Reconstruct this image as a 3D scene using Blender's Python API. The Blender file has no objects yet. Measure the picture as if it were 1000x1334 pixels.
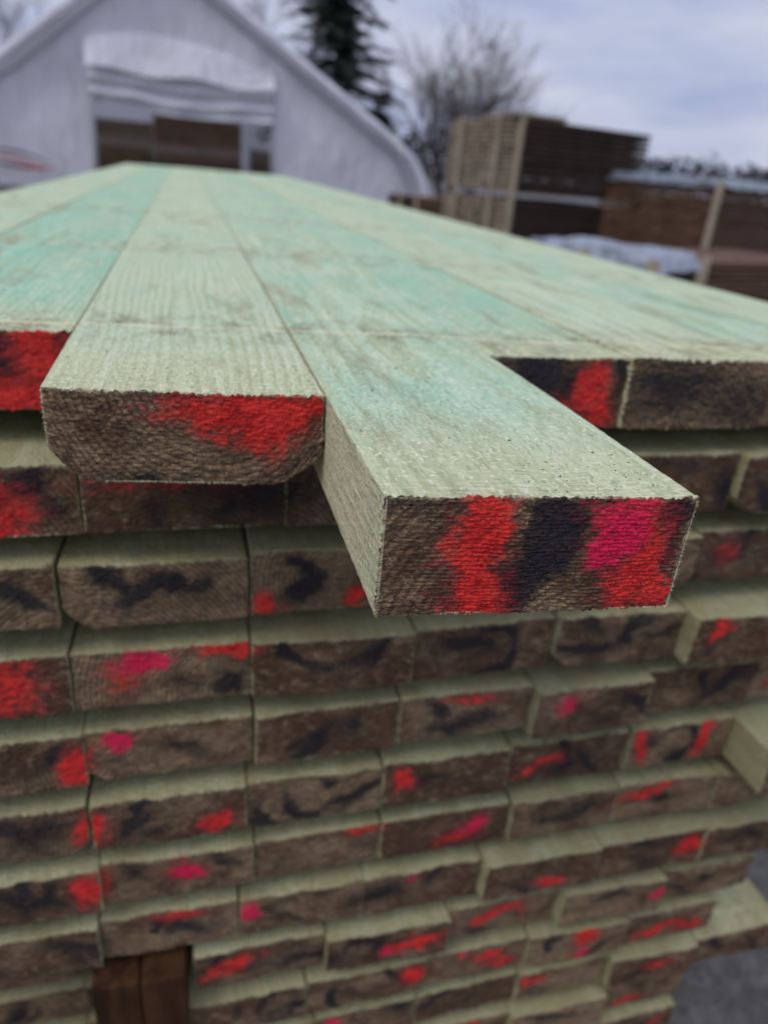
import bpy, math, random
import numpy as np
from mathutils import Vector, Matrix
random.seed(7); np.random.seed(7)
scene = bpy.context.scene
GZ = -0.985   # ground level (top of the timber deck is z = 0)

# ------------------------------------------------------------------ helpers
def h2(ix, iy, s):
    v = np.sin(ix*127.1 + iy*311.7 + s*74.7)*43758.5453
    return v - np.floor(v)
def vn(x, y, s=0.0):
    x = np.asarray(x, float); y = np.asarray(y, float)
    ix = np.floor(x); iy = np.floor(y); fx = x-ix; fy = y-iy
    fx = fx*fx*(3-2*fx); fy = fy*fy*(3-2*fy)
    a = h2(ix, iy, s); b = h2(ix+1, iy, s); c = h2(ix, iy+1, s); d = h2(ix+1, iy+1, s)
    return (a*(1-fx)+b*fx)*(1-fy)+(c*(1-fx)+d*fx)*fy
def link(o, parent=None):
    scene.collection.objects.link(o)
    if parent: o.parent = parent
    return o
def empty(name, loc=(0,0,0)):
    e = bpy.data.objects.new(name, None); e.location = loc; e.empty_display_size = .1
    return link(e)
def mesh_obj(name, verts, faces, mats, parent=None, midx=None, smooth=False):
    me = bpy.data.meshes.new(name)
    me.from_pydata([tuple(v) for v in verts], [], [tuple(f) for f in faces])
    for m in mats: me.materials.append(m)
    if midx is not None: me.polygons.foreach_set("material_index", np.array(midx, dtype=np.int32))
    if smooth: me.polygons.foreach_set("use_smooth", np.ones(len(me.polygons), dtype=bool))
    me.update()
    return link(bpy.data.objects.new(name, me), parent)

class NT:
    def __init__(s, name):
        s.m = bpy.data.materials.new(name); s.m.use_nodes = True
        s.t = s.m.node_tree; s.b = s.t.nodes["Principled BSDF"]; s.out = s.t.nodes["Material Output"]
    def n(s, typ, **k):
        nd = s.t.nodes.new(typ)
        for a, b in k.items(): setattr(nd, a, b)
        return nd
    def l(s, a, b): s.t.links.new(a, b)
    def put(s, sock, v):
        if isinstance(v, bpy.types.NodeSocket): s.l(v, sock)
        else: sock.default_value = v
    def math(s, op, a, b=0.0, c=None, clamp=False):
        nd = s.n("ShaderNodeMath", operation=op, use_clamp=clamp)
        s.put(nd.inputs[0], a); s.put(nd.inputs[1], b)
        if c is not None: s.put(nd.inputs[2], c)
        return nd.outputs[0]
    def mix(s, f, a, b, mode='MIX'):
        nd = s.n("ShaderNodeMix", data_type='RGBA', blend_type=mode)
        s.put(nd.inputs[0], f)
        for i, v in ((6, a), (7, b)):
            if isinstance(v, tuple) and len(v) == 3: v = (*v, 1)
            s.put(nd.inputs[i], v)
        return nd.outputs[2]
    def vmul(s, v, k):
        nd = s.n("ShaderNodeVectorMath", operation='MULTIPLY'); s.put(nd.inputs[0], v); nd.inputs[1].default_value = k
        return nd.outputs[0]
    def noise(s, vec, scale=1, detail=3, rough=.5):
        nd = s.n("ShaderNodeTexNoise"); s.l(vec, nd.inputs["Vector"])
        nd.inputs["Scale"].default_value = scale; nd.inputs["Detail"].default_value = detail
        nd.inputs["Roughness"].default_value = rough
        return nd.outputs["Fac"]
    def sst(s, v, lo, hi, a=0.0, b=1.0):
        nd = s.n("ShaderNodeMapRange", interpolation_type='SMOOTHSTEP')
        s.put(nd.inputs[0], v); nd.inputs[1].default_value = lo; nd.inputs[2].default_value = hi
        nd.inputs[3].default_value = a; nd.inputs[4].default_value = b
        return nd.outputs[0]
    def attr(s, name):
        nd = s.n("ShaderNodeAttribute"); nd.attribute_name = name; return nd
    def sep(s, v):
        nd = s.n("ShaderNodeSeparateXYZ"); s.l(v, nd.inputs[0]); return nd.outputs
    def obj(s): return s.n("ShaderNodeTexCoord").outputs["Object"]
    def bump(s, h, dist, strength=1.0, prev=None):
        nd = s.n("ShaderNodeBump"); s.put(nd.inputs["Height"], h)
        nd.inputs["Distance"].default_value = dist; nd.inputs["Strength"].default_value = strength
        if prev: s.l(prev, nd.inputs["Normal"])
        return nd.outputs[0]
    def done(s, col, rough=.8, normal=None, spec=.25):
        s.put(s.b.inputs["Base Color"], (*col, 1) if isinstance(col, tuple) and len(col) == 3 else col)
        s.put(s.b.inputs["Roughness"], rough)
        s.b.inputs["Specular IOR Level"].default_value = spec
        if normal: s.l(normal, s.b.inputs["Normal"])
        return s.m

# ------------------------------------------------------------------ timber materials
def rings(t, per, wamp):
    wc = t.attr("wc").outputs["Vector"]
    nv = t.n("ShaderNodeTexNoise"); t.l(t.vmul(wc, (14, 2.6, 14)), nv.inputs["Vector"]); nv.inputs["Scale"].default_value = 1; nv.inputs["Detail"].default_value = 2
    off = t.n("ShaderNodeVectorMath", operation='MULTIPLY_ADD'); t.l(nv.outputs["Color"], off.inputs[0])
    off.inputs[1].default_value = (wamp, 0, wamp); t.l(wc, off.inputs[2])
    x, y, z = t.sep(off.outputs[0])
    r = t.math('SQRT', t.math('ADD', t.math('MULTIPLY', x, x), t.math('MULTIPLY', z, z)))
    return wc, t.math('FRACT', t.math('DIVIDE', r, per))

def wood_face(name, side=False):
    t = NT(name)
    wc, fr = rings(t, .0056, .034)
    late = t.math('MULTIPLY', t.sst(fr, .15, .88), t.sst(fr, 1.0, .90))
    o = t.obj(); ox, oy, oz = t.sep(o)
    fibre = t.noise(t.vmul(o, (700, 110, 700)), 1, 3, .7)
    fibre2 = t.noise(t.vmul(wc, (120, 9, 120)), 1, 3, .6)
    patch = t.noise(t.vmul(wc, (17, 8, 17)), 1, 4, .65)
    tone = t.attr("tone").outputs["Fac"]
    fy = t.attr("fy").outputs["Fac"]
    tier = t.attr("tier").outputs["Fac"]
    if side:
        g1, g2 = (.50, .50, .31), (.74, .64, .42)
    else:
        g1, g2 = (.29, .57, .40), (.55, .64, .42)
    col = t.mix(t.sst(t.math('ADD', patch, t.math('MULTIPLY', tone, .50)), .42, .98), g1, g2)
    col = t.mix(t.sst(t.math('ADD', fy, t.math('MULTIPLY', t.math('SUBTRACT', patch, .5), .16)), .12, -.01, 0, .85), col, (.60, .57, .335))
    col = t.mix(t.math('MULTIPLY', late, t.sst(patch, .3, .65, .22, .55)), col, (.33, .36, .16))
    col = t.mix(t.sst(fibre2, .45, .75, .0, .40), col, (.72, .74, .53))
    col = t.mix(t.sst(fibre, .32, .55, .42, 0), col, (.20, .25, .14))
    # saw-blade marks, only in places and near the end
    dens = t.noise(t.vmul(o, (22, 22, 22)), 1, 3)
    wav = t.n("ShaderNodeCombineXYZ")
    t.l(t.math('MULTIPLY', ox, 90), wav.inputs[0]); t.l(t.math('MULTIPLY', t.math('ADD', oy, t.math('MULTIPLY', dens, .010)), 560), wav.inputs[1]); t.l(t.math('MULTIPLY', oz, 90), wav.inputs[2])
    sawc = t.noise(wav.outputs[0], 1, 3, .65)
    sawm = t.sst(t.math('ADD', dens, t.sst(fy, .05, 0, 0, .30)), .50, .76)
    col = t.mix(t.math('MULTIPLY', t.sst(sawc, .48, .36), t.math('MULTIPLY', sawm, .45)), col, (.20, .25, .15))
    col = t.mix(t.math('MULTIPLY', t.sst(sawc, .54, .68), t.math('MULTIPLY', sawm, .45)), col, (.80, .76, .54))
    # pale sticker lines with dirt next to them
    dn = t.sst(t.noise(t.vmul(o, (42, 30, 42)), 1, 4, .68), .43, .68, 0, .80)
    yb = t.math('ADD', oy, t.math('ADD', t.math('MULTIPLY', ox, .05), t.math('MULTIPLY', t.math('SUBTRACT', dens, .5), .006)))
    fm_ = t.sst(fibre2, .25, .5)
    for yy, w in ((.2525, .0022), (.66, .004), (1.16, .006), (1.95, .008), (3.1, .012)):
        d = t.math('ABSOLUTE', t.math('SUBTRACT', yb, yy+.004))
        col = t.mix(t.math('MULTIPLY', t.sst(d, .045+w*6, 0), dn), col, (.16, .13, .07))
        col = t.mix(t.math('MULTIPLY', t.math('MULTIPLY', t.sst(d, w*1.2, w*.5), fm_), .8), col, (.78, .68, .42))
    # knots
    vo = t.n("ShaderNodeTexVoronoi"); t.l(t.vmul(wc, (9, 3.4, 0)), vo.inputs["Vector"]); vo.inputs["Scale"].default_value = 1
    kd = t.math('ADD', vo.outputs["Distance"], t.math('MULTIPLY', t.math('SUBTRACT', fibre2, .5), .05))
    col = t.mix(t.sst(kd, .13, .05, 0, .55), col, (.24, .19, .09))
    # specks: light sawdust, dark pitch
    sp = t.noise(t.vmul(o, (430, 330, 430)), 1, 2, .5)
    th = t.math('ADD', sp, t.math('MULTIPLY', t.sst(dens, .3, .75), .06))
    col = t.mix(t.sst(th, .60, .67, 0, .6), col, (.80, .78, .55))
    th2 = t.math('SUBTRACT', t.math('SUBTRACT', 1.0, sp), t.math('MULTIPLY', t.sst(dens, .75, .42), .10))
    col = t.mix(t.sst(th2, .64, .70, 0, .9), col, (.035, .04, .03))
    # broad brown dirty stains
    st = t.noise(t.vmul(wc, (26, 7, 26)), 1, 5, .7)
    col = t.mix(t.sst(st, .53, .72, 0, .62), col, (.25, .215, .115))
    # lower tiers carry more dirt
    col = t.mix(t.math('MULTIPLY', tier, t.sst(st, .30, .60, .38, .75)), col, (.31, .27, .13))
    hgt = t.math('ADD', t.math('MULTIPLY', sawc, t.math('ADD', sawm, .15)), t.math('ADD', t.math('MULTIPLY', fibre, 1.5), t.math('MULTIPLY', sp, 1.8)))
    nrm = t.bump(hgt, .0007, 1.0)
    return t.done(col, .85, nrm, .15)

def wood_end():
    t = NT("sawn_end_grain")
    wc, fr = rings(t, .0036, .005)
    tone = t.attr("tone").outputs["Fac"]; o = t.obj()
    late = t.math('MULTIPLY', t.sst(fr, .35, .85), t.sst(fr, 1.0, .90))
    big = t.noise(t.vmul(o, (28, 28, 40)), 1, 4, .6)
    weave = t.noise(t.vmul(o, (130, 300, 700)), 1, 4, .7)
    pits = t.noise(t.vmul(o, (1150, 1150, 1150)), 1, 2, .5)
    mid = t.noise(t.vmul(o, (140, 140, 180)), 1, 4, .65)
    col = t.mix(t.sst(t.math('ADD', big, t.math('MULTIPLY', t.math('SUBTRACT', tone, .5), .3)), .34, .68), (.155, .080, .036), (.46, .315, .170))
    col = t.mix(t.math('MULTIPLY', late, .62), col, (.09, .043, .018))
    col = t.mix(t.sst(weave, .42, .56, .6, 0), col, (.035, .020, .012))
    col = t.mix(t.sst(mid, .52, .72, 0, .5), col, (.58, .43, .26))
    rim = t.attr("rim").outputs["Fac"]
    col = t.mix(t.math('MULTIPLY', rim, t.sst(mid, .3, .6)), col, (.60, .51, .30))
    pa = t.n("ShaderNodeAttribute"); pa.attribute_name = "paint"
    R, P, K = t.sep(pa.outputs["Vector"])
    sp = t.math('ADD', t.math('MULTIPLY', t.math('SUBTRACT', mid, .5), 1.1), t.math('ADD', t.math('MULTIPLY', t.math('SUBTRACT', pits, .5), 1.0), t.math('ADD', t.math('MULTIPLY', t.math('SUBTRACT', weave, .5), 1.0), t.math('MULTIPLY', t.math('SUBTRACT', big, .5), .5))))
    def pm(v, lo=.30, hi=.78): return t.math('MULTIPLY', t.sst(t.math('ADD', v, sp), lo, hi), t.sst(v, .02, .22))
    pk = pm(K, .28, .88)
    col = t.mix(t.math('MULTIPLY', pk, .94), col, (.013, .012, .018))
    pr = pm(R, .26, .80); edge = t.math('MULTIPLY', t.math('SUBTRACT', 1.0, pr), pm(R, .02, .5))
    col = t.mix(t.math('MULTIPLY', edge, .6), col, (.22, .020, .035))
    redc = t.mix(t.sst(mid, .30, .58), (.62, .008, .016), (1.0, .040, .030))
    col = t.mix(t.math('MULTIPLY', pr, t.math('SUBTRACT', .98, t.math('MULTIPLY', pk, .45))), col, redc)
    col = t.mix(t.math('MULTIPLY', pm(P), t.sst(mid, .25, .5, .6, .95)), col, (.98, .012, .095))
    col = t.mix(t.sst(pits, .59, .68, 0, .75), col, (.03, .018, .013))
    hgt = t.math('ADD', t.math('MULTIPLY', weave, 2.0), t.math('ADD', t.math('MULTIPLY', pits, -1.2), t.math('ADD', t.math('MULTIPLY', mid, 1.5), t.math('MULTIPLY', fr, -.5))))
    nrm = t.bump(hgt, .0011, 1.0)
    rg = t.math('SUBTRACT', .75, t.math('MULTIPLY', t.math('MAXIMUM', pr, pk), .35))
    return t.done(col, rg, nrm, .35)

M_TOP = wood_face("treated_timber_face"); M_SIDE = wood_face("treated_timber_side", True); M_END = wood_end()

# ------------------------------------------------------------------ board builder
def stations(a, b, n, e=(.0003, .0008, .0016)):
    s = np.linspace(a, b, n)
    s = s[(s > a+.002) & (s < b-.002)]
    return np.concatenate([[a], a+np.array(e), s, b-np.array(e)[::-1], [b]])
def paintval(strokes, X, Z, seed, stain):
    out = np.zeros((len(X), 3))
    X = X+(vn(X*70, Z*70, seed+.3)-.5)*.010+(vn(X*210, Z*260, seed+.6)-.5)*.005
    Z = Z+(vn(X*80, Z*90, seed+.9)-.5)*.008+(vn(X*230, Z*240, seed+1.3)-.5)*.004
    for s in strokes:
        c = 'RPK'.index(s[0])
        if s[1] == 'e':
            _, _, cx, cz, rx, rz, ang, k = s
            ca, sa = math.cos(math.radians(ang)), math.sin(math.radians(ang))
            dx, dz = X-cx, Z-cz
            a = (dx*ca+dz*sa)/rx; b = (-dx*sa+dz*ca)/rz
            v = k*np.exp(-((a*a+b*b)**.9)*.75)
        else:
            _, _, cx, cz, r, w, a0, a1 = s
            dx, dz = X-cx, Z-cz
            ang = np.degrees(np.arctan2(dz, dx)) % 360
            ok = ((ang-a0) % 360) < ((a1-a0) % 360 if a1-a0 < 360 else 361)
            v = 1.05*np.exp(-(((np.hypot(dx, dz)-r)/(w*1.2))**2))*ok*(.7+.3*np.sin(np.radians(ang)*1.5+seed))
        out[:, c] = np.maximum(out[:, c], v)
    out[:, 2] = np.maximum(out[:, 2], stain*np.clip(vn(X*22+seed, Z*38, seed+4)-.40, 0, 1)*2*vn(X*70, Z*70, seed+6))
    return out
def board(name, parent, x0, x1, y0, y1, zt, h, nx, nz, ys, strokes=(), skew=0, wane=None, seed=0., r=.0011, fray=.0003, pith=None, tone=None, ridge=.00012, tier=0., stain=.45):
    xs = stations(x0, x1, nx); zs = stations(zt-h, zt, nz); ys = np.array(ys)+y0; ys = np.append(ys[ys < y1-.01], [y1])
    rs = np.random.RandomState(abs(int(seed*13))+1)
    if pith is None: pith = ((x0+x1)/2+rs.uniform(-.07, .07), zt-rs.uniform(.02, .09))
    if tone is None: tone = rs.rand()
    V = []; F = []; MI = []
    def grid(A, B, f, mi, flip):
        base = sum(len(v) for v in V)
        a, b = np.meshgrid(A, B, indexing='ij'); P = f(a.ravel(), b.ravel()); V.append(P)
        na, nb = len(A), len(B)
        i, j = np.meshgrid(np.arange(na-1), np.arange(nb-1), indexing='ij')
        q = base+(i*nb+j).ravel()
        quad = np.stack([q, q+nb, q+nb+1, q+1], 1)
        if flip: quad = quad[:, ::-1]
        F.append(quad); MI.append(np.full(len(quad), mi))
    grid(xs, zs, lambda a, b: np.stack([a, np.full_like(a, y0), b], 1), 1, False)
    grid(xs, zs, lambda a, b: np.stack([a, np.full_like(a, y1), b], 1), 1, True)
    grid(xs, ys, lambda a, b: np.stack([a, b, np.full_like(a, zt)], 1), 0, False)
    grid(xs, ys, lambda a, b: np.stack([a, b, np.full_like(a, zt-h)], 1), 0, True)
    grid(ys, zs, lambda a, b: np.stack([np.full_like(a, x0), a, b], 1), 2, True)
    grid(ys, zs, lambda a, b: np.stack([np.full_like(a, x1), a, b], 1), 2, False)
    P = np.concatenate(V); F = np.concatenate(F); MI = np.concatenate(MI)
    X, Y, Z = P.T.copy()
    ox, oz = X.copy(), Z.copy()
    rr = r*(.4+vn(X*300, Z*300+Y*300, seed)*1.2)
    q = np.stack([np.clip(X, x0+rr, x1-rr), np.clip(Y, y0+rr, y1-rr), np.clip(Z, zt-h+rr, zt-rr)], 1)
    d = P-q; L = np.maximum(np.linalg.norm(d, axis=1), 1e-9)
    P2 = q+d/L[:, None]*rr[:, None]
    X, Y, Z = P2.T.copy()
    fr = np.clip(1-(P[:, 1]-y0)/.0012, 0, 1)
    Y += fr*(-ridge*np.sin(oz*3900+vn(ox*60, oz*60, seed+3)*9)*vn(ox*45, oz*70, seed+11)*1.6 + (vn(ox*600, oz*900, seed)-.5)*fray*1.6 + (vn(ox*1700, oz*1700, seed+9)-.5)*fray + (vn(ox*60, oz*60, seed+5)-.5)*fray*3)
    X += fr*(vn(oz*900, ox*40, seed+1)-.5)*fray*2.6*(np.abs((ox-(x0+x1)/2))/((x1-x0)/2))**8
    Z += fr*(vn(ox*900, oz*40, seed+2)-.5)*fray*2.6*(np.abs((oz-(zt-h/2)))/(h/2))**8
    Z += (vn(P[:, 0]*25, P[:, 1]*9, seed+7)-.5)*.0009*np.clip((oz-(zt-h))/h, 0, 1)
    X += (vn(P[:, 1]*6, oz*3, seed+8)-.5)*.0009
    if wane:
        w = wane((ox-x0)/(x1-x0), P[:, 1]-y0)
        Z = zt+(Z-zt)*(1-w)
    Y += skew*(ox-x0)/(x1-x0)*np.clip(1-(P[:, 1]-y0)/.25, 0, 1)
    me = bpy.data.meshes.new(name)
    PP = np.stack([X, Y, Z], 1)
    me.from_pydata(PP.tolist(), [], F.tolist())
    for m in (M_TOP, M_END, M_SIDE): me.materials.append(m)
    me.polygons.foreach_set("material_index", MI.astype(np.int32))
    me.polygons.foreach_set("use_smooth", np.ones(len(F), dtype=bool))
    off = rs.uniform(0, 30)
    a = me.attributes.new("wc", 'FLOAT_VECTOR', 'POINT'); a.data.foreach_set("vector", np.stack([ox-pith[0], P[:, 1]+off, oz-pith[1]], 1).astype(np.float32).ravel())
    a = me.attributes.new("tone", 'FLOAT', 'POINT'); a.data.foreach_set("value", np.full(len(P), tone, np.float32))
    a = me.attributes.new("tier", 'FLOAT', 'POINT'); a.data.foreach_set("value", np.full(len(P), tier, np.float32))
    a = me.attributes.new("fy", 'FLOAT', 'POINT'); a.data.foreach_set("value", (P[:, 1]-y0).astype(np.float32))
    rim = np.maximum(np.clip(1-(zt-oz)/.0022, 0, 1), .6*np.clip(1-np.minimum(ox-x0, x1-ox)/.0016, 0, 1))
    a = me.attributes.new("rim", 'FLOAT', 'POINT'); a.data.foreach_set("value", rim.astype(np.float32))
    pv = paintval(strokes, ox, oz-zt, seed, stain)*(P[:, 1] < y0+.003)[:, None]
    a = me.attributes.new("paint", 'FLOAT_VECTOR', 'POINT'); a.data.foreach_set("vector", pv.astype(np.float32).ravel())
    me.update()
    return link(bpy.data.objects.new(name, me), parent)

YC = [0, .0004, .0012, .003, .008, .02, .05, .1, .2, .4, .7, 1.1, 1.6, 2.2, 3, 4]
YF = [0, .0003, .0008, .0016]+list(np.arange(.003, .2, .0025))+list(np.arange(.2, 1, .02))+[1.2, 1.6, 2.2, 3, 4]

stack = empty("timber_stack")
H = .048
B = board("protruding_board", stack, .0006, .1186, 0, 4.9, .0004, H+.0009, 230, 90, YF, seed=1.3, skew=-.009, r=.0008, fray=.0006, pith=(.088, -.066), tone=.55, ridge=.0003, stain=.25, strokes=[
    ('R','e',.036,-.014,.0105,.026,0,1.2), ('R','e',.038,-.040,.011,.020,0,1.15),
    ('K','e',.066,-.012,.0090,.020,-18,1.3), ('K','e',.055,-.037,.0085,.018,-22,1.3), ('K','e',.061,-.026,.009,.014,-20,1.1),
    ('K','e',.012,-.002,.026,.0045,0,.6), ('K','e',.003,-.03,.004,.03,0,.4),
    ('P','e',.0895,-.0165,.0115,.0125,0,1.15), ('P','e',.080,-.022,.006,.008,0,.6),
    ('R','e',.104,-.030,.010,.020,-12,1.15), ('R','e',.094,-.014,.016,.012,0,.95), ('R','e',.112,-.044,.009,.009,0,1.05),
    ('K','e',.114,-.006,.012,.009,-15,1.15), ('K','e',.085,-.001,.024,.003,0,.8), ('K','e',.1172,-.02,.003,.016,0,.9), ('K','e',.101,-.022,.003,.010,-40,.7)])
def wane(f, y):
    l = np.clip((.16-f)/.16, 0, 1)**1.7*.36; rgt = np.clip((f-.80)/.20, 0, 1)**1.6*.36
    return l+rgt+.02*vn(f*9, y*5, 4)
A = board("waney_board", stack, -.1277, -.0006, .1265, 4.95, 0, H-.001, 200, 70, YF, seed=2.1, skew=-.013, r=.0009, fray=.0007, pith=(-.05, .012), tone=.80, ridge=.0003, wane=wane, stain=.3, strokes=[
    ('R','e',-.034,-.007,.034,.011,0,1.2), ('R','e',-.028,-.018,.022,.010,-8,1.0), ('R','e',-.062,-.007,.014,.005,0,.75), ('R','e',-.022,-.028,.013,.009,0,.55), ('R','e',-.048,-.020,.015,.006,-20,.65),
    ('K','e',-.070,-.001,.034,.0028,0,.85), ('K','e',-.09,-.046,.06,.005,0,.65), ('K','e',-.122,-.003,.02,.003,0,.5), ('K','e',-.02,-.042,.03,.007,8,.6), ('K','e',-.082,-.014,.018,.005,-25,.5), ('K','e',-.045,-.032,.018,.005,-25,.5)])
board("deck_board", stack, -.2630, -.1290, .242, 4.9, -.0010, H, 110, 40, YC, seed=3.7, tone=.15, r=.0011, fray=.0009, strokes=[
    ('R','e',-.147,-.012,.016,.020,20,1.2), ('R','e',-.160,-.040,.030,.013,5,1.15), ('K','e',-.172,-.014,.014,.016,0,1.3), ('K','e',-.133,-.004,.007,.010,0,1.1), ('K','e',-.158,-.028,.01,.007,30,.9)])
board("deck_board", stack, -.40, -.2642, .25, 4.8, -.0002, H, 40, 16, YC, seed=4.4, tone=.7, r=.0011)
board("deck_board", stack, .1198, .2210, .203, 4.9, -.0010, H, 110, 40, YC, seed=5.2, tone=.30, r=.0011, fray=.0009, strokes=[
    ('K','e',.150,-.015,.018,.028,-20,1.25), ('K','e',.176,-.02,.012,.02,-20,.9), ('R','e',.193,-.018,.010,.022,-14,1.05), ('R','e',.205,-.036,.010,.014,0,1.0), ('R','e',.178,-.038,.013,.011,20,.8), ('K','e',.217,-.01,.007,.02,0,.95), ('K','e',.13,-.02,.014,.03,0,.8)])
board("deck_board", stack, .2222, .3375, .200, 4.85, .0002, H+.001, 110, 40, YC, seed=6.8, tone=.85, r=.0012, fray=.0014, strokes=[
    ('K','e',.26,-.02,.06,.028,0,.8), ('K','e',.315,-.03,.035,.02,0,.8), ('K','e',.24,-.012,.014,.012,0,.9)])
board("deck_board", stack, .3387, .4496, .204, 4.9, -.0008, H, 60, 24, YC, seed=7.7, tone=.45, r=.0011)
board("deck_board", stack, .4508, .5600, .215, 4.9, -.0002, H, 40, 16, YC, seed=8.1, tone=.8, r=.0011)

marks = {
 1:[('R','e',-.180,-.034,.020,.020,20,1.2),('R','e',-.188,-.010,.016,.012,0,.8),('K','e',-.160,-.012,.018,.012,0,1.1),('K','e',-.148,-.03,.012,.012,0,.8),('K','e',-.02,-.02,.06,.03,0,.8),('R','e',-.08,-.012,.05,.008,0,.55),('K','e',.33,-.03,.014,.018,0,1.0),('K','e',.28,-.008,.04,.008,0,.7)],
 2:[('K','e',-.185,-.02,.02,.006,40,1.1),('K','e',-.172,-.022,.02,.006,-40,1.1),('K','e',-.115,-.014,.024,.007,-35,1.1),('K','e',-.098,-.022,.024,.008,35,1.1),('K','e',-.08,-.016,.022,.008,-30,1.1),('K','e',-.062,-.02,.014,.008,40,.9),
    ('R','e',-.018,-.042,.008,.008,0,1.2),('K','e',.006,-.014,.016,.006,-40,1.1),('K','e',.008,-.03,.016,.009,30,1.2),('R','e',.046,-.040,.008,.008,0,1.1),('K','e',.08,-.02,.04,.02,0,.7),('R','e',.355,-.02,.014,.012,0,.6)],
 3:[('R','e',-.19,-.02,.02,.03,10,.8),('P','e',-.100,-.010,.016,.008,10,1.2),('R','e',-.115,-.024,.015,.014,0,.6),('R','e',-.044,-.006,.016,.006,0,1.15),('K','e',-.045,-.034,.014,.010,0,1.15),('K','e',-.07,-.028,.03,.008,-30,.6),
    ('K','a',.030,.014,.040,.006,190,350),('K','e',.065,-.012,.022,.007,60,1.1),('K','a',.160,-.026,.021,.006,0,360),('K','a',.27,.012,.036,.006,200,340),('K','e',.115,-.02,.014,.016,20,.6)],
 4:[('P','e',-.122,-.010,.011,.008,0,1.2),('R','e',-.155,-.032,.009,.018,-15,1.2),('K','e',-.17,-.02,.02,.008,50,.9),('K','e',-.08,-.03,.035,.006,-20,.6),('K','e',.02,-.03,.024,.009,20,.95),('K','e',.05,-.02,.016,.016,0,.8),('R','e',.15,-.008,.024,.005,0,.65),('K','e',.16,-.03,.035,.008,0,.8),
    ('P','e',.236,-.018,.015,.011,0,.75),('K','e',.30,-.02,.024,.008,-40,1.0),('K','a',.40,-.006,.028,.006,180,360)],
 5:[('K','e',-.185,-.02,.025,.02,0,.8),('R','e',-.150,-.026,.010,.016,0,1.25),('K','a',.022,-.024,.022,.007,20,330),('K','e',.05,-.03,.02,.008,10,.95),('R','e',.101,-.020,.009,.010,0,1.2),('K','e',.26,-.03,.035,.008,20,.8),('R','e',.330,-.020,.006,.020,10,1.2),('R','e',.40,-.018,.006,.022,-12,1.2),('K','a',.37,-.02,.02,.006,0,360)],
 6:[('R','e',-.155,-.022,.012,.014,0,1.2),('P','e',-.078,-.018,.015,.011,0,1.2),('R','e',-.088,-.016,.014,.010,0,.7),('K','e',-.185,-.03,.02,.010,0,.9),('R','e',.068,-.006,.016,.005,0,1.05),('P','e',.175,-.022,.015,.011,20,.9),('R','e',.16,-.034,.018,.007,10,1.0),('R','e',.35,-.014,.026,.007,12,1.2),('K','e',.26,-.026,.035,.010,0,.8)],
 7:[('R','e',-.09,-.008,.020,.006,0,1.0),('P','e',-.030,-.016,.010,.010,0,1.2),('K','e',-.17,-.02,.03,.009,-20,.95),('K','a',-.09,-.03,.022,.006,0,180),('K','e',.09,-.02,.035,.016,10,.9),('P','e',.12,-.01,.012,.006,0,.5),('R','e',.262,-.036,.014,.007,0,1.15),('R','e',.42,-.02,.014,.012,0,1.2)],
 8:[('R','e',-.05,-.022,.024,.008,20,1.2),('R','e',.130,-.024,.028,.008,8,1.1),('P','e',.10,-.03,.010,.007,0,.8),('R','a',.225,-.050,.036,.007,30,150),('R','e',.225,-.014,.02,.005,0,.9),('K','e',.03,-.03,.045,.012,0,.85),('P','e',.40,-.02,.011,.009,0,1.2)],
 9:[('K','a',.0,-.02,.02,.006,0,360),('R','e',.136,-.020,.014,.009,0,1.2),('P','e',.19,-.01,.008,.006,0,.9),('R','e',.235,-.034,.016,.007,0,1.1),('R','e',.33,-.012,.013,.015,-30,1.1),('R','e',.43,-.03,.03,.007,15,1.1)],
}
rng = random.Random(11)
PITCH = .0690
WD = .1185
HT = .0490
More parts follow.
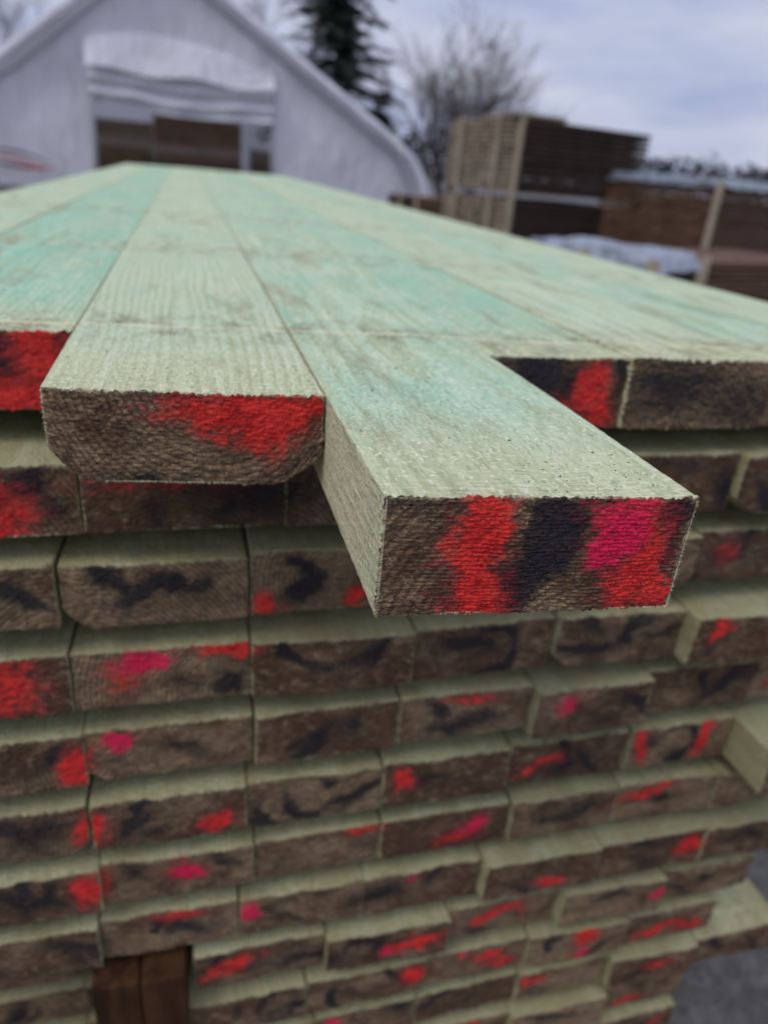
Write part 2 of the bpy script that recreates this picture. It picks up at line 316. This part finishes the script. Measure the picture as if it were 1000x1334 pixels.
for k in range(1, 13):
    zt = -PITCH*k - .0005
    joints = {1:-.1345, 2:-.147}.get(k, -.143 + rng.uniform(-.004, .004))
    if k >= 8: joints = -.083
    x = joints - 2*WD - .002
    st0 = list(marks.get(k, []))
    row_y = .2065 + rng.uniform(-.0015, .0015)
    while x < .50:
        w = WD + rng.uniform(-.008, .0055)
        yf = row_y + rng.uniform(-.0035, .0035)
        if rng.random() < .07: yf -= .006
        if k == 3 and x > .30: yf = .186
        if k == 5 and x > .40: yf = .160
        if k == 7 and x > .18: yf -= .007
        if k == 4 and .19 < x < .30: yf = .197
        if k >= 8 and x+w < -.07: yf = .33
        st = list(st0)
        cx = x+w/2
        for _ in range(2):
            if rng.random() < .75:
                st.append(('K','e',cx+rng.uniform(-.04,.04),rng.uniform(-.04,-.008),rng.uniform(.014,.042),rng.uniform(.005,.011),rng.uniform(-60,60),rng.uniform(.55,1.0)))
        if rng.random() < .4:
            st.append(('K','a',cx+rng.uniform(-.03,.03),rng.uniform(-.035,-.01),rng.uniform(.018,.034),.006,(a0 := rng.uniform(0,180)),a0+rng.uniform(90,200)))
        if rng.random() < (.55 if k > 8 else .10):
            c_ = rng.choice('RRRRP'); xx = cx+rng.uniform(-.045,.045); zz = rng.uniform(-.04,-.01)
            st.append((c_,'e',xx,zz,rng.uniform(.008,.018),rng.uniform(.004,.008),rng.uniform(-30,50),rng.uniform(.8,1.2)))
            st.append(('R','e',xx+rng.uniform(-.015,.015),zz+rng.uniform(-.01,.01),rng.uniform(.006,.016),rng.uniform(.003,.006),rng.uniform(-30,50),rng.uniform(.5,.9)))
        wn = None
        if rng.random() < .25:
            sd_ = rng.choice((0, 1)); am_ = rng.uniform(.15, .35)
            wn = (lambda f, y, sd_=sd_, am_=am_: am_*np.clip(((.16-f) if sd_ else (f-.84))/.16, 0, 1)**1.6)
        board("tier_board", stack, x, x+w-.0005-rng.random()*.0016, yf, 4.9, zt+rng.uniform(-.0022,.0014), HT+rng.uniform(-.0025,.0008), 76, 32, YC, strokes=st, seed=k*9.1+x*31+20, skew=rng.uniform(-.004,.003), r=.0017, fray=.0010, tone=rng.uniform(.0,1.0), tier=1., stain=.6, wane=wn)
        x += w
def box_geo(x0, x1, y0, y1, z0, z1):
    v = [(x0,y0,z0),(x1,y0,z0),(x1,y1,z0),(x0,y1,z0),(x0,y0,z1),(x1,y0,z1),(x1,y1,z1),(x0,y1,z1)]
    f = [(0,3,2,1),(4,5,6,7),(0,1,5,4),(1,2,6,5),(2,3,7,6),(3,0,4,7)]
    return v, f
def simple_wood(name, c1, c2, sc=(4, 40, 40), bump=.003):
    t = NT(name); o = t.obj()
    a = t.noise(t.vmul(o, sc), 1, 4, .6); b = t.noise(t.vmul(o, (3, 3, 3)), 1, 3, .6)
    isl = t.n("ShaderNodeNewGeometry").outputs["Random Per Island"]
    col = t.mix(t.sst(a, .3, .7), c1, c2)
    col = t.mix(t.sst(b, .4, .75, 0, .45), col, tuple(x*.4 for x in c1))
    col = t.mix(t.sst(isl, 0, 1, 0, .45), col, tuple(x*.55 for x in c2))
    return t.done(col, .85, t.bump(a, bump), .15)
M_STICK = simple_wood("sticker_pine", (.22,.17,.10), (.38,.31,.2), (10, 60, 60), .001)
V, F = [], []
for k in range(0, 12):
    zt = -PITCH*k - HT - .0036
    for y in (.42, 1.1, 1.9, 2.8, 3.7, 4.6):
        v, f = box_geo(-.40, .55, y, y+.04, zt-.0140, zt); F += [tuple(i+len(V) for i in q) for q in f]; V += v
mesh_obj("stickers", V, F, [M_STICK], stack)
V, F = [], []
for y in (.40, 1.5, 2.6, 3.7, 4.6):
    v, f = box_geo(-.42, .58, y, y+.09, GZ+.001, -PITCH*12-HT-.005); F += [tuple(i+len(V) for i in q) for q in f]; V += v
mesh_obj("bearers", V, F, [M_STICK], stack)

fm = NT("splinter_fibre"); fm.done((.66,.60,.40), .8)
def splinters(name, segs, n, lmin, lmax, parent):
    V, F = [], []
    for (a, b, out, w) in segs:
        a = Vector(a); b = Vector(b); out = Vector(out)
        for _ in range(int(n*w)):
            p = a.lerp(b, random.random())
            d = (out+Vector((random.gauss(0,.5), random.gauss(0,.5), random.gauss(0,.5)))).normalized()
            L = lmin+(lmax-lmin)*random.random()**3
            s = (b-a).normalized()*random.uniform(.00006,.00018); s2 = d.cross(s).normalized()*.0001
            p = p-d*.0004
            i = len(V); V += [p-s, p+s, p+s2, p+d*L+Vector((random.gauss(0,.0001),)*3)]
            F += [(i,i+1,i+3),(i+1,i+2,i+3),(i+2,i,i+3)]
    mesh_obj(name, V, F, [fm.m], parent)
splinters("splinters_front", [
    ((.001,0,-.0002),(.118,-.009,-.0002),(0,-.7,.6),1.4), ((.0010,0,-.001),(.0010,0,-.048),(-.8,-.5,0),.9),
    ((.1183,-.009,-.001),(.1183,-.009,-.048),(.8,-.4,0),.7), ((.001,0,-.048),(.118,-.009,-.048),(0,-.5,-.8),.9)], 560, .0003, .0019, stack)
splinters("splinters_waney", [
    ((-.127,.1265,-.0004),(-.001,.1135,-.0004),(0,-.7,.6),1.2), ((-.1275,.1265,-.001),(-.1275,.1265,-.03),(-.8,-.5,0),.5),
    ((-.105,.124,-.0455),(-.028,.116,-.0455),(0,-.5,-.8),.9)], 540, .0003, .0020, stack)
gm = NT("grit_bits"); gm.done((.045,.04,.03), .9)
sm = NT("sawdust_bits"); sm.done((.68,.64,.44), .9)
V, F, MI = [], [], []
for i in range(1300):
    if random.random() < .7:
        x = random.uniform(.004,.115); y = random.random()**1.4*.30+.004-.009*x/.118
    else:
        x = random.uniform(-.124,-.004); y = .135+random.random()**1.5*.25
    s = random.uniform(.00011,.00034)*(1.9 if random.random() < .06 else 1); b = len(V)
    R = Matrix.Rotation(random.random()*6.28, 3, 'Z')
    for q in ((1.6,0,0),(-1.2,.8,0),(-.9,-.9,0),(0,0,1.0)):
        V.append(Vector((x,y,.00040))+R@Vector(q)*s)
    F += [(b,b+1,b+3),(b+1,b+2,b+3),(b+2,b,b+3)]; MI += [0 if i % 5 < 3 else 1]*3
mesh_obj("grit", V, F, [gm.m, sm.m], stack, MI)

M_BLOCK = simple_wood("old_brown_timber", (.030,.013,.005), (.11,.050,.020), (70, 70, 10), .001)
post = empty("timber_block")
V, F = [], []
for i in range(2):
    v, f = box_geo(-.164+.0395*i, -.164+.0395*i+.0385, .192, .28, GZ+.001, -.548-.003*i); F += [tuple(j+len(V) for j in q) for q in f]; V += v
o = mesh_obj("block_planks", V, F, [M_BLOCK], post)
bv = o.modifiers.new("bevel", 'BEVEL'); bv.width = .002; bv.segments = 2

# ------------------------------------------------------------------ ground
t = NT("yard_gravel"); o = t.obj()
a = t.noise(t.vmul(o,(1,1,1)), .35, 4, .6); b = t.noise(t.vmul(o,(1,1,1)), 45, 3, .7); c = t.noise(t.vmul(o,(1,1,1)), 9, 3, .6)
col = t.mix(t.sst(a,.35,.65), (.055,.05,.045), (.11,.10,.085)); col = t.mix(t.sst(b,.4,.7,0,.7), col, (.17,.16,.145)); col = t.mix(t.sst(c,.5,.7,0,.5), col, (.04,.036,.032))
M_GR = t.done(col, t.sst(a,.4,.6,.45,.9), t.bump(t.math('ADD', b, c), .02), .4)
N = 60
g = np.sinh(np.linspace(-6.5, 6.5, N))/np.sinh(6.5)*900
gx, gy = np.meshgrid(g, g+10, indexing='ij')
gz = GZ+(vn(gx*.7, gy*.7, 2)-.5)*.02*np.clip((np.hypot(gx,gy)-2)/4,0,1)
V = np.stack([gx.ravel(), gy.ravel(), gz.ravel()], 1)
F = [(i*N+j,(i+1)*N+j,(i+1)*N+j+1,i*N+j+1) for i in range(N-1) for j in range(N-1)]
mesh_obj("ground", V, F, [M_GR], None, smooth=True)

# ------------------------------------------------------------------ storage tent
tent = empty("storage_tent")
def fabric(name, base, trans=.35, sc=.9):
    t = NT(name); o = t.obj()
    w = t.noise(t.vmul(o,(1.0,1.0,.35)), 1.6, 3, .55); d = t.noise(t.vmul(o,(1,1,.5)), sc, 3, .6)
    col = t.mix(t.sst(d,.4,.75,0,.35), base, tuple(x*.76 for x in base))
    nr = t.bump(w, .30)
    m = t.done(col, .5, nr, .3)
    tr = t.n("ShaderNodeBsdfTranslucent"); t.l(col, tr.inputs[0])
    mx = t.n("ShaderNodeMixShader"); mx.inputs[0].default_value = trans
    t.l(t.b.outputs[0], mx.inputs[1]); t.l(tr.outputs[0], mx.inputs[2]); t.l(mx.outputs[0], t.out.inputs[0])
    return m
M_FAB = fabric("white_pvc_fabric", (.84,.83,.86), .34)
M_FAB2 = fabric("rolled_fabric", (.74,.74,.76), .12)
M_SEAM = NT("fabric_seam").done((.45,.45,.47), .6)
TY = 20.0
prof = [(-5.75,GZ),(-5.75,.0),(-5.62,.35),(-5.3,.72),(-4.85,1.0),(-3.85,1.62),(-.95,3.86),(-.6,4.06),(-.25,3.98),(.92,3.25),(4.55,1.06),(5.15,.70),(5.65,.32),(5.95,-.12),(6.08,-.5),(6.12,GZ)]
px = np.array([p[0] for p in prof]); pz = np.array([p[1] for p in prof])
def ptop(x): return float(np.interp(x, px, pz))
DX0, DX1, DT = -2.12, 2.08, 1.9
def wall_patch(xa, xb, zlo, n, m):
    V, F = [], []
    for i in range(n+1):
        x = xa+(xb-xa)*i/n; top = max(ptop(x)-.01, zlo+.01)
        for j in range(m+1):
            z = zlo+(top-zlo)*j/m
            V.append((x, TY+float((vn(x*.9, z*.5, 5)-.5)*.16+(vn(x*3, z*1.2, 8)-.5)*.05), z))
    F = [(i*(m+1)+j,(i+1)*(m+1)+j,(i+1)*(m+1)+j+1,i*(m+1)+j+1) for i in range(n) for j in range(m)]
    return V, F
for nm, xa, xb, zl, n, m in (("gable_left",-5.745,DX0,GZ,40,30),("gable_right",DX1,6.115,GZ,44,30),("gable_head",DX0,DX1,DT,44,20)):
    V, F = wall_patch(xa, xb, zl, n, m); mesh_obj(nm, V, F, [M_FAB], tent, smooth=True)
def tube(path, rad, seg=10, closed_ends=True):
    V, F = [], []
    P = [Vector(p) for p in path]
    for i, p in enumerate(P):
        d = (P[min(i+1,len(P)-1)]-P[max(i-1,0)]).normalized()
        up = Vector((0,0,1)) if abs(d.z) < .9 else Vector((1,0,0))
        a = d.cross(up).normalized(); b = a.cross(d)
        r = rad[i] if hasattr(rad,'__len__') else rad
        for k in range(seg):
            th = 2*math.pi*k/seg; V.append(p+a*math.cos(th)*r+b*math.sin(th)*r)
    for i in range(len(P)-1):
        for k in range(seg):
            F.append((i*seg+k,i*seg+(k+1)%seg,(i+1)*seg+(k+1)%seg,(i+1)*seg+k))
    if closed_ends: F.append(tuple(range(seg))[::-1]); F.append(tuple((len(P)-1)*seg+k for k in range(seg)))
    return V, F
roof_y = [TY-.32]+list(np.linspace(TY, TY+18, 13))
sx = np.interp(np.linspace(0, len(prof)-1, 61), range(len(prof)), px); sz = np.interp(np.linspace(0, len(prof)-1, 61), range(len(prof)), pz)
V, F = [], []
for iy, y in enumerate(roof_y):
    sag = 0 if iy % 2 == 0 else .05
    for x, z in zip(sx, sz): V.append((x*1.004, y, max(z-sag*(z > 0)+.015, GZ)))
n = len(sx)
F = [(i*n+j,i*n+j+1,(i+1)*n+j+1,(i+1)*n+j) for i in range(len(roof_y)-1) for j in range(n-1)]
mesh_obj("roof_skin", V, F, [M_FAB], tent, smooth=True)
V, F = tube([(x*1.004, TY-.30, z) for x, z in zip(sx, sz)], .12); mesh_obj("roof_hem", V, F, [M_FAB], tent, smooth=True)
cx0 = .1
V, F = tube([(cx0+(x-cx0)*.945, TY-.09, GZ+(z-GZ)*.945) for x, z in zip(sx, sz)], .035, 6); mesh_obj("gable_seam", V, F, [M_SEAM], tent, smooth=True)
V, F = [], []
for x, z in zip(sx, sz): V += [(x, TY+18, GZ), (x, TY+18, z)]
F = [(2*i,2*i+2,2*i+3,2*i+1) for i in range(len(sx)-1)]
mesh_obj("back_wall", V, F, [M_FAB], tent)
def sheet(fn, n, m):
    V = [fn(i/n, j/m) for i in range(n+1) for j in range(m+1)]
    F = [(i*(m+1)+j,(i+1)*(m+1)+j,(i+1)*(m+1)+j+1,i*(m+1)+j+1) for i in range(n) for j in range(m)]
    return V, F
def roll(u, v):
    x = DX0+.02+(DX1-DX0-.04)*u; zt = 1.86-.16*u+.03*math.sin(u*9); hgt = .86
    z = zt-hgt*v-.10*math.sin(math.pi*u)*v
    bulge = .16*abs(math.sin(v*math.pi*3.0+u*1.3))+.06+.04*math.sin(u*23+v*4)
    return (x, TY-.08-bulge, z)
V, F = sheet(roll, 70, 48); mesh_obj("gathered_door_flap", V, F, [M_FAB2], tent, smooth=True)
def canopy(u, v):
    x = DX0-.02+(DX1-DX0+.04)*u
    top = 2.25+.25*math.sin(math.pi*min(1,u*1.15))-.25*u
    z = top+(1.62-.12*u-top)*v+.04*math.sin(u*14)*v
    return (x, TY-.10-.38*v-.05*math.sin(u*11+v*2), z)
V, F = sheet(canopy, 60, 10); mesh_obj("door_canopy", V, F, [M_FAB], tent, smooth=True)
for nm, x in (("door_jamb_left", DX0), ("door_jamb_right", DX1)):
    V, F = tube([(x, TY-.10, GZ), (x+.01, TY-.10, .5), (x, TY-.10, 1.95)], .05, 8); mesh_obj(nm, V, F, [M_SEAM], tent, smooth=True)
ms = NT("galvanised_steel"); ms.b.inputs["Metallic"].default_value = .6; M_STEEL = ms.done((.35,.36,.37), .5)
V0, F0 = [], []
for yy in np.arange(TY+2, TY+18, 2.5):
    v, f = tube([(cx0+(x-cx0)*.975, yy, GZ+(z-GZ)*.975) for x, z in zip(sx, sz)], .04, 6)
    F0 += [tuple(i+len(V0) for i in q) for q in f]; V0 += list(v)
mesh_obj("frame_hoops", V0, F0, [M_STEEL], tent)
mr = NT("logo_red").done((.45,.03,.03), .6); mk = NT("logo_dark").done((.05,.05,.07), .6)
for i, (m, xa, xb, zz, am, ph) in enumerate(((mk,-4.6,-3.1,-.42,.10,0.2),(mr,-4.5,-3.25,-.52,.08,.9),(mk,-4.7,-3.5,-.60,.06,1.7),(mr,-4.2,-2.95,-.62,.05,2.5))):
    V, F = [], []
    for j in range(31):
        u = j/30; x = xa+(xb-xa)*u; z = zz+am*math.sin(u*4+ph)+.10; w = .022*math.sin(math.pi*u)+.004
        V += [(x, TY-.13, z-w), (x, TY-.13, z+w)]
    F = [(2*j,2*j+2,2*j+3,2*j+1) for j in range(30)]
    mesh_obj("logo_stroke", V, F, [m], tent)

# ------------------------------------------------------------------ timber packs
M_PK_L = simple_wood("pack_timber_pale", (.24,.185,.12), (.40,.32,.225), (6, 6, 60), .003)
M_PK_D = simple_wood("pack_timber_dark", (.028,.020,.015), (.080,.055,.040), (5, 5, 60), .006)
M_PK_B = simple_wood("pack_timber_brown", (.10,.056,.034), (.21,.125,.078), (6, 6, 60), .004)
M_PK_S = simple_wood("stored_timber", (.20,.12,.07), (.36,.24,.15), (6, 6, 60), .004)
M_BAT = simple_wood("batten_pine", (.36,.30,.21), (.50,.42,.30), (40, 40, 6), .003)
def tarp_mat(name, a_, b_):
    t = NT(name); o = t.obj(); w = t.noise(o, 7, 3, .6)
    return t.done(t.mix(t.sst(w,.4,.65), a_, b_), .35, t.bump(w, .05), .4)
M_TARP = tarp_mat("pack_wrap_pale", (.30,.34,.39), (.13,.15,.18)); M_TARP2 = tarp_mat("pack_wrap_grey", (.20,.23,.26), (.07,.085,.10))
def pack(name, K, rdir, R, L, ztop, m_right, m_left, bh=.05, gap=.012, tiers_break=None, wrap=None, planks=False, nbat=2, zb=GZ, seed=1):
    rg = random.Random(seed); e = empty(name)
    r = Vector((rdir[0], rdir[1], 0)).normalized(); l = Vector((-r.y, r.x, 0)); K = Vector((K[0], K[1], 0))
    def bx(a0, a1, b0, b1, z0, z1):
        c = [K+r*a+l*b for a, b in ((a0,b0),(a1,b0),(a1,b1),(a0,b1))]
        return [(p.x,p.y,z) for z in (z0,z1) for p in c], [(0,3,2,1),(4,5,6,7),(0,1,5,4),(1,2,6,5),(2,3,7,6),(3,0,4,7)]
    V, F, MI = [], [], []
    z = zb+.10
    while z+bh <= ztop+.001:
        if tiers_break and abs(z-tiers_break) < bh*.6: z += .09
        nb = max(3, int(L/.15))
        for i in range(nb):
            b0 = L*i/nb; b1 = L*(i+1)/nb-.006
            j1, j2, j3 = rg.uniform(-.02,.02), rg.uniform(-.014,.014), rg.uniform(-.012,.012)
            v, f = bx(j1, R+j2, b0+ (j3 if i == 0 else 0), b1, z, z+bh-gap*rg.uniform(.6,1.3))
            F += [tuple(q+len(V) for q in ff) for ff in f]; V += v; MI += [0,0,0,0,0,1]
        z += bh
    mesh_obj("boards", V, F, [m_right, m_left], e, MI)
    V, F = [], []
    for i in range(nbat):
        b = L*(i+.55)/nbat if nbat > 1 else L*.5
        v, f = bx(-.05, -.022, b, b+.09, zb+.1, ztop); F += [tuple(q+len(V) for q in ff) for ff in f]; V += v
    v, f = bx(-.05, -.022, .0, .09, zb+.1, ztop); F += [tuple(q+len(V) for q in ff) for ff in f]; V += v
    for b in (.1, L*.5, L-.2):
        v, f = bx(.0, R, b, b+.1, zb+.001, zb+.099); F += [tuple(q+len(V) for q in ff) for ff in f]; V += v
    if planks:
        for i in range(5):
            v, f = bx(-.12+.1*i, .75+.25*i, .05+.30*i, .28+.30*i, ztop+.004+.001*i, ztop+.034+.012*(i%2)); F += [tuple(q+len(V) for q in ff) for ff in f]; V += v
    mesh_obj("battens", V, F, [M_BAT], e)
    if wrap:
        n, m = 40, 30; V = []
        for i in range(n+1):
            for j in range(m+1):
                a = -.05+(R+.1)*i/n; b = -.05+(L+.1)*j/m
                p = K+r*a+l*b; ed = min(i, n-i, j, m-j)
                zz = ztop+.015+.035*float(vn(a*5,b*5,seed)) if ed > 1 else ztop-.03*(2-ed)-.05*float(vn(a*7,b*7,seed+1))*(ed == 0)
                V.append((p.x, p.y, zz))
        F = [(i*(m+1)+j,(i+1)*(m+1)+j,(i+1)*(m+1)+j+1,i*(m+1)+j+1) for i in range(n) for j in range(m)]
        mesh_obj("plastic_wrap", V, F, [wrap], e, smooth=True)
    return e
pack("stacked_timber_pack", (4.39, 9.86), (.97,.25), 2.35, 1.85, .88, M_PK_D, M_PK_L, bh=.066, gap=.016, tiers_break=-.12, planks=True, nbat=2, seed=3)
pack("wrapped_timber_pack", (6.75, 8.6), (.92,.40), 3.0, 1.95, .30, M_PK_B, M_PK_B, bh=.058, gap=.018, wrap=M_TARP2, nbat=0, seed=5)
pack("wrapped_timber_pack", (3.38, 4.72), (.80,.60), .85, 1.15, -.36, M_PK_D, M_PK_B, bh=.05, wrap=M_TARP, nbat=1, seed=8)
pack("timber_pack", (4.62, 5.75), (.95,.3), 2.2, 1.2, -.40, M_PK_B, M_PK_B, bh=.05, gap=.015, nbat=0, seed=9)
pack("timber_pack", (4.7, 15.5), (.97,.25), 1.6, 1.4, -.36, M_PK_B, M_PK_D, bh=.06, nbat=1, seed=12)
pack("stored_timber_pack", (-.9, 25.5), (1,0), 2.6, 1.6, 1.02, M_PK_S, M_PK_B, bh=.09, gap=.02, nbat=1, seed=14)
pack("stored_timber_pack", (-3.4, 25.0), (1,0), 2.2, 1.6, .15, M_PK_S, M_PK_B, bh=.09, gap=.02, nbat=1, seed=15)
pack("stored_timber_pack", (2.2, 27.0), (1,0), 2.2, 1.6, .35, M_PK_L, M_PK_B, bh=.09, gap=.02, nbat=1, seed=16)
pack("stored_timber_pack", (-3.6, 31), (1,0), 2.4, 1.6, 1.0, M_PK_L, M_PK_L, bh=.09, gap=.02, nbat=1, seed=17)

# ------------------------------------------------------------------ trees
def bark(name, c): 
    t = NT(name); a = t.noise(t.obj(), 6, 3, .6); return t.done(t.mix(a, c, tuple(x*1.8 for x in c)), .9, None, .1)
M_BARK = bark("bark", (.05,.042,.038)); M_TWIG = bark("twigs", (.062,.050,.047))
t = NT("spruce_needles"); isl = t.n("ShaderNodeNewGeometry").outputs["Random Per Island"]
M_NEED = t.done(t.mix(isl, (.016,.025,.019), (.055,.070,.052)), .8, None, .1)
def bare_tree(name, base, height, seed, spread=.5, levels=6, r0=.14, nb0=5, skip=.22):
    rg = random.Random(seed); V, F = [], []
    def seg(p, q, r1, r2, s):
        d = (q-p).normalized(); a = d.orthogonal().normalized(); b = d.cross(a); i = len(V)
        for pt, r in ((p, r1), (q, r2)):
            for k in range(s):
                th = 6.283*k/s; V.append(pt+a*math.cos(th)*r+b*math.sin(th)*r)
        for k in range(s): F.append((i+k, i+(k+1)%s, i+s+(k+1)%s, i+s+k))
    def grow(p, d, L, r, lv):
        n = 4; q = p
        for i in range(n):
            d = (d+Vector((rg.gauss(0,.10), rg.gauss(0,.10), rg.gauss(.02,.06)))).normalized()
            q2 = q+d*L/n; r2 = r*(1-.13)
            seg(q, q2, r, r2, 5 if lv < 2 else 3); q = q2; r = r2
            if lv < levels and (i > 0 or lv > 0) and not (lv > 2 and rg.random() < skip):
                for _ in range(1 if lv < 3 else rg.choice((1,1,2))):
                    ax = Vector((rg.gauss(0,1), rg.gauss(0,1), rg.gauss(0,.3))); ax = (ax-d*ax.dot(d)).normalized()
                    nd = (d+ax*spread*rg.uniform(.6,1.5)+Vector((0,0,.08))).normalized()
                    grow(q, nd, L*rg.uniform(.50,.76), max(r*.6,.0080), lv+1)
    for k in range(nb0):
        th = 6.283*k/nb0+rg.random(); sp = rg.uniform(.12,.42)
        grow(Vector(base)+Vector((math.cos(th)*.15, math.sin(th)*.15, 0)), Vector((math.cos(th)*sp, math.sin(th)*sp, 1)).normalized(), height*.43, r0*rg.uniform(.6,1), 1)
    return mesh_obj(name, V, F, [M_TWIG])
def conifer(name, base, height, rad, seed, dens=1.0):
    rg = random.Random(seed); V, F, MI = [], [], []
    b = Vector(base)
    v, f = tube([b+Vector((0,0,height*i/8)) for i in range(9)], [.2*(1-i/8.3) for i in range(9)], 7); V += list(v); F += f; MI += [0]*len(f)
    z = .8
    while z < height-.1:
        fr = 1-z/height; R = rad*(fr**.75)*rg.uniform(.6,1.2)+.08
        nbr = int(9*dens)
        for k in range(nbr):
            th = rg.random()*6.283; L = R*rg.uniform(.5,1.2); droop = rg.uniform(-.25,.22)
            d = Vector((math.cos(th), math.sin(th), droop)); side = Vector((-math.sin(th), math.cos(th), 0))
            p0 = b+Vector((0,0,z+rg.uniform(-.12,.12)))
            m = max(4, int(L*9))
            i0 = len(V); V += [p0-side*.02, p0+side*.02, p0+d*L]; F.append((i0,i0+1,i0+2)); MI.append(0)
            for j in range(m):
                u = (j+.7)/m; c = p0+d*L*u+Vector((0,0,-.12*u*u*L))
                for s in (-1, 1, rg.choice((-1,1))):
                    ln = (.36*(1-u*.6)+.10)*rg.uniform(.6,1.4); dd = (side*s*.8+d*.55+Vector((0,0,rg.uniform(-.65,.2)))).normalized()
                    w = Vector((rg.gauss(0,1),rg.gauss(0,1),rg.gauss(0,1))).cross(dd).normalized()*rg.uniform(.03,.065)
                    i = len(V); V += [c-w, c+w, c+dd*ln]; F.append((i,i+1,i+2)); MI.append(1)
        z += rg.uniform(.20,.40)
    return mesh_obj(name, V, F, [M_BARK, M_NEED], None, MI)
bare_tree("bare_birch_tree", (10.2, 30, GZ), 7.5, 4, .52, 5, .12, 7, .08)
bare_tree("bare_birch_tree", (12.7, 34, GZ), 6.0, 9, .5, 5, .09, 5, .1)
bare_tree("bare_birch_tree", (-9.6, 44, GZ), 10.6, 12, .5, 5, .12, 5)
bare_tree("bare_birch_tree", (4.3, 42, GZ), 9.8, 22, .5, 5, .12, 5)
conifer("spruce_tree", (6.55, 36, GZ), 13.5, 3.7, 5, 1.35)
conifer("spruce_tree", (8.0, 33, GZ), 3.9, 1.3, 6, 1.2)
rg = random.Random(3); V, F = [], []
for i in range(15000):
    ang = rg.uniform(-.9, 1.35); D = rg.uniform(95, 125)
    x = math.sin(ang)*D; y = math.cos(ang)*D
    hh = 3.0+1.6*float(vn(ang*16, 0, 3))+1.0*float(vn(ang*70, 1, 5))
    z = GZ+hh*rg.random()**.7; s = rg.uniform(.2,.6)
    c = Vector((x,y,z)); i0 = len(V)
    V += [c+Vector((rg.gauss(0,s),rg.gauss(0,s),rg.gauss(0,s))) for _ in range(3)]; F.append((i0,i0+1,i0+2))
mesh_obj("distant_tree_line", V, F, [bark("distant_foliage", (.055,.062,.068))])

# ------------------------------------------------------------------ sky and light
SUN_EL, SUN_ROT = math.radians(54), math.radians(240)
w = bpy.data.worlds.new("World"); scene.world = w; w.use_nodes = True
nt = w.node_tree; bg = nt.nodes["Background"]
sky = nt.nodes.new("ShaderNodeTexSky"); sky.sky_type = 'NISHITA'; sky.sun_disc = False
sky.sun_elevation = SUN_EL; sky.sun_rotation = SUN_ROT; sky.dust_density = 3
tc = nt.nodes.new("ShaderNodeTexCoord"); mp = nt.nodes.new("ShaderNodeMapping"); mp.inputs["Scale"].default_value = (1.0, 1.0, 4.2)
mp.inputs["Rotation"].default_value = (.06, .12, .4)
nt.links.new(tc.outputs["Generated"], mp.inputs[0])
n1 = nt.nodes.new("ShaderNodeTexNoise"); n1.inputs["Scale"].default_value = 3.2; n1.inputs["Detail"].default_value = 5; n1.inputs["Roughness"].default_value = .55
nt.links.new(mp.outputs[0], n1.inputs["Vector"])
cr = nt.nodes.new("ShaderNodeValToRGB"); el = cr.color_ramp.elements
el[0].position = .34; el[0].color = (3.9,4.5,6.7,1); el[1].position = .66; el[1].color = (6.5,6.8,8.3,1)
nt.links.new(n1.outputs["Fac"], cr.inputs[0])
sp = nt.nodes.new("ShaderNodeSeparateXYZ"); nt.links.new(tc.outputs["Generated"], sp.inputs[0])
mr_ = nt.nodes.new("ShaderNodeMapRange"); mr_.inputs[1].default_value = .20; mr_.inputs[2].default_value = .9; mr_.inputs[3].default_value = 1.0; mr_.inputs[4].default_value = 1.75
nt.links.new(sp.outputs[2], mr_.inputs[0])
vm = nt.nodes.new("ShaderNodeVectorMath"); vm.operation = 'SCALE'; nt.links.new(cr.outputs[0], vm.inputs[0]); nt.links.new(mr_.outputs[0], vm.inputs["Scale"])
mx = nt.nodes.new("ShaderNodeMix"); mx.data_type = 'RGBA'; mx.inputs[0].default_value = .9
nt.links.new(sky.outputs[0], mx.inputs[6]); nt.links.new(vm.outputs[0], mx.inputs[7])
nt.links.new(mx.outputs[2], bg.inputs[0]); bg.inputs[1].default_value = .10
sl = bpy.data.lights.new("sun", 'SUN'); sl.energy = .95; sl.angle = math.radians(25); sl.color = (1,.93,.84)
so = bpy.data.objects.new("sun", sl); link(so)
az = SUN_ROT; sd = Vector((math.sin(az)*math.cos(SUN_EL), math.cos(az)*math.cos(SUN_EL), math.sin(SUN_EL)))
so.rotation_euler = (-sd).to_track_quat('-Z','Y').to_euler()
scene.view_settings.view_transform = 'Standard'; scene.view_settings.look = 'None'; scene.view_settings.exposure = 0

# ------------------------------------------------------------------ camera
cd = bpy.data.cameras.new("camera"); cam = bpy.data.objects.new("camera", cd); link(cam); scene.camera = cam
cd.sensor_fit = 'VERTICAL'; cd.sensor_height = 36; cd.lens = 24.96; cd.clip_start = .01; cd.clip_end = 3000
R_ = Vector((.9667,-.2429,.08)).normalized(); Fw = Vector((.2531,.8641,-.4351)).normalized()
U_ = R_.cross(Fw).normalized(); R_ = Fw.cross(U_).normalized()
m = Matrix(((R_.x,U_.x,-Fw.x,-.0612),(R_.y,U_.y,-Fw.y,-.2104),(R_.z,U_.z,-Fw.z,.1004),(0,0,0,1)))
cam.matrix_world = m
cd.dof.use_dof = True; cd.dof.focus_distance = .272; cd.dof.aperture_fstop = 6.6
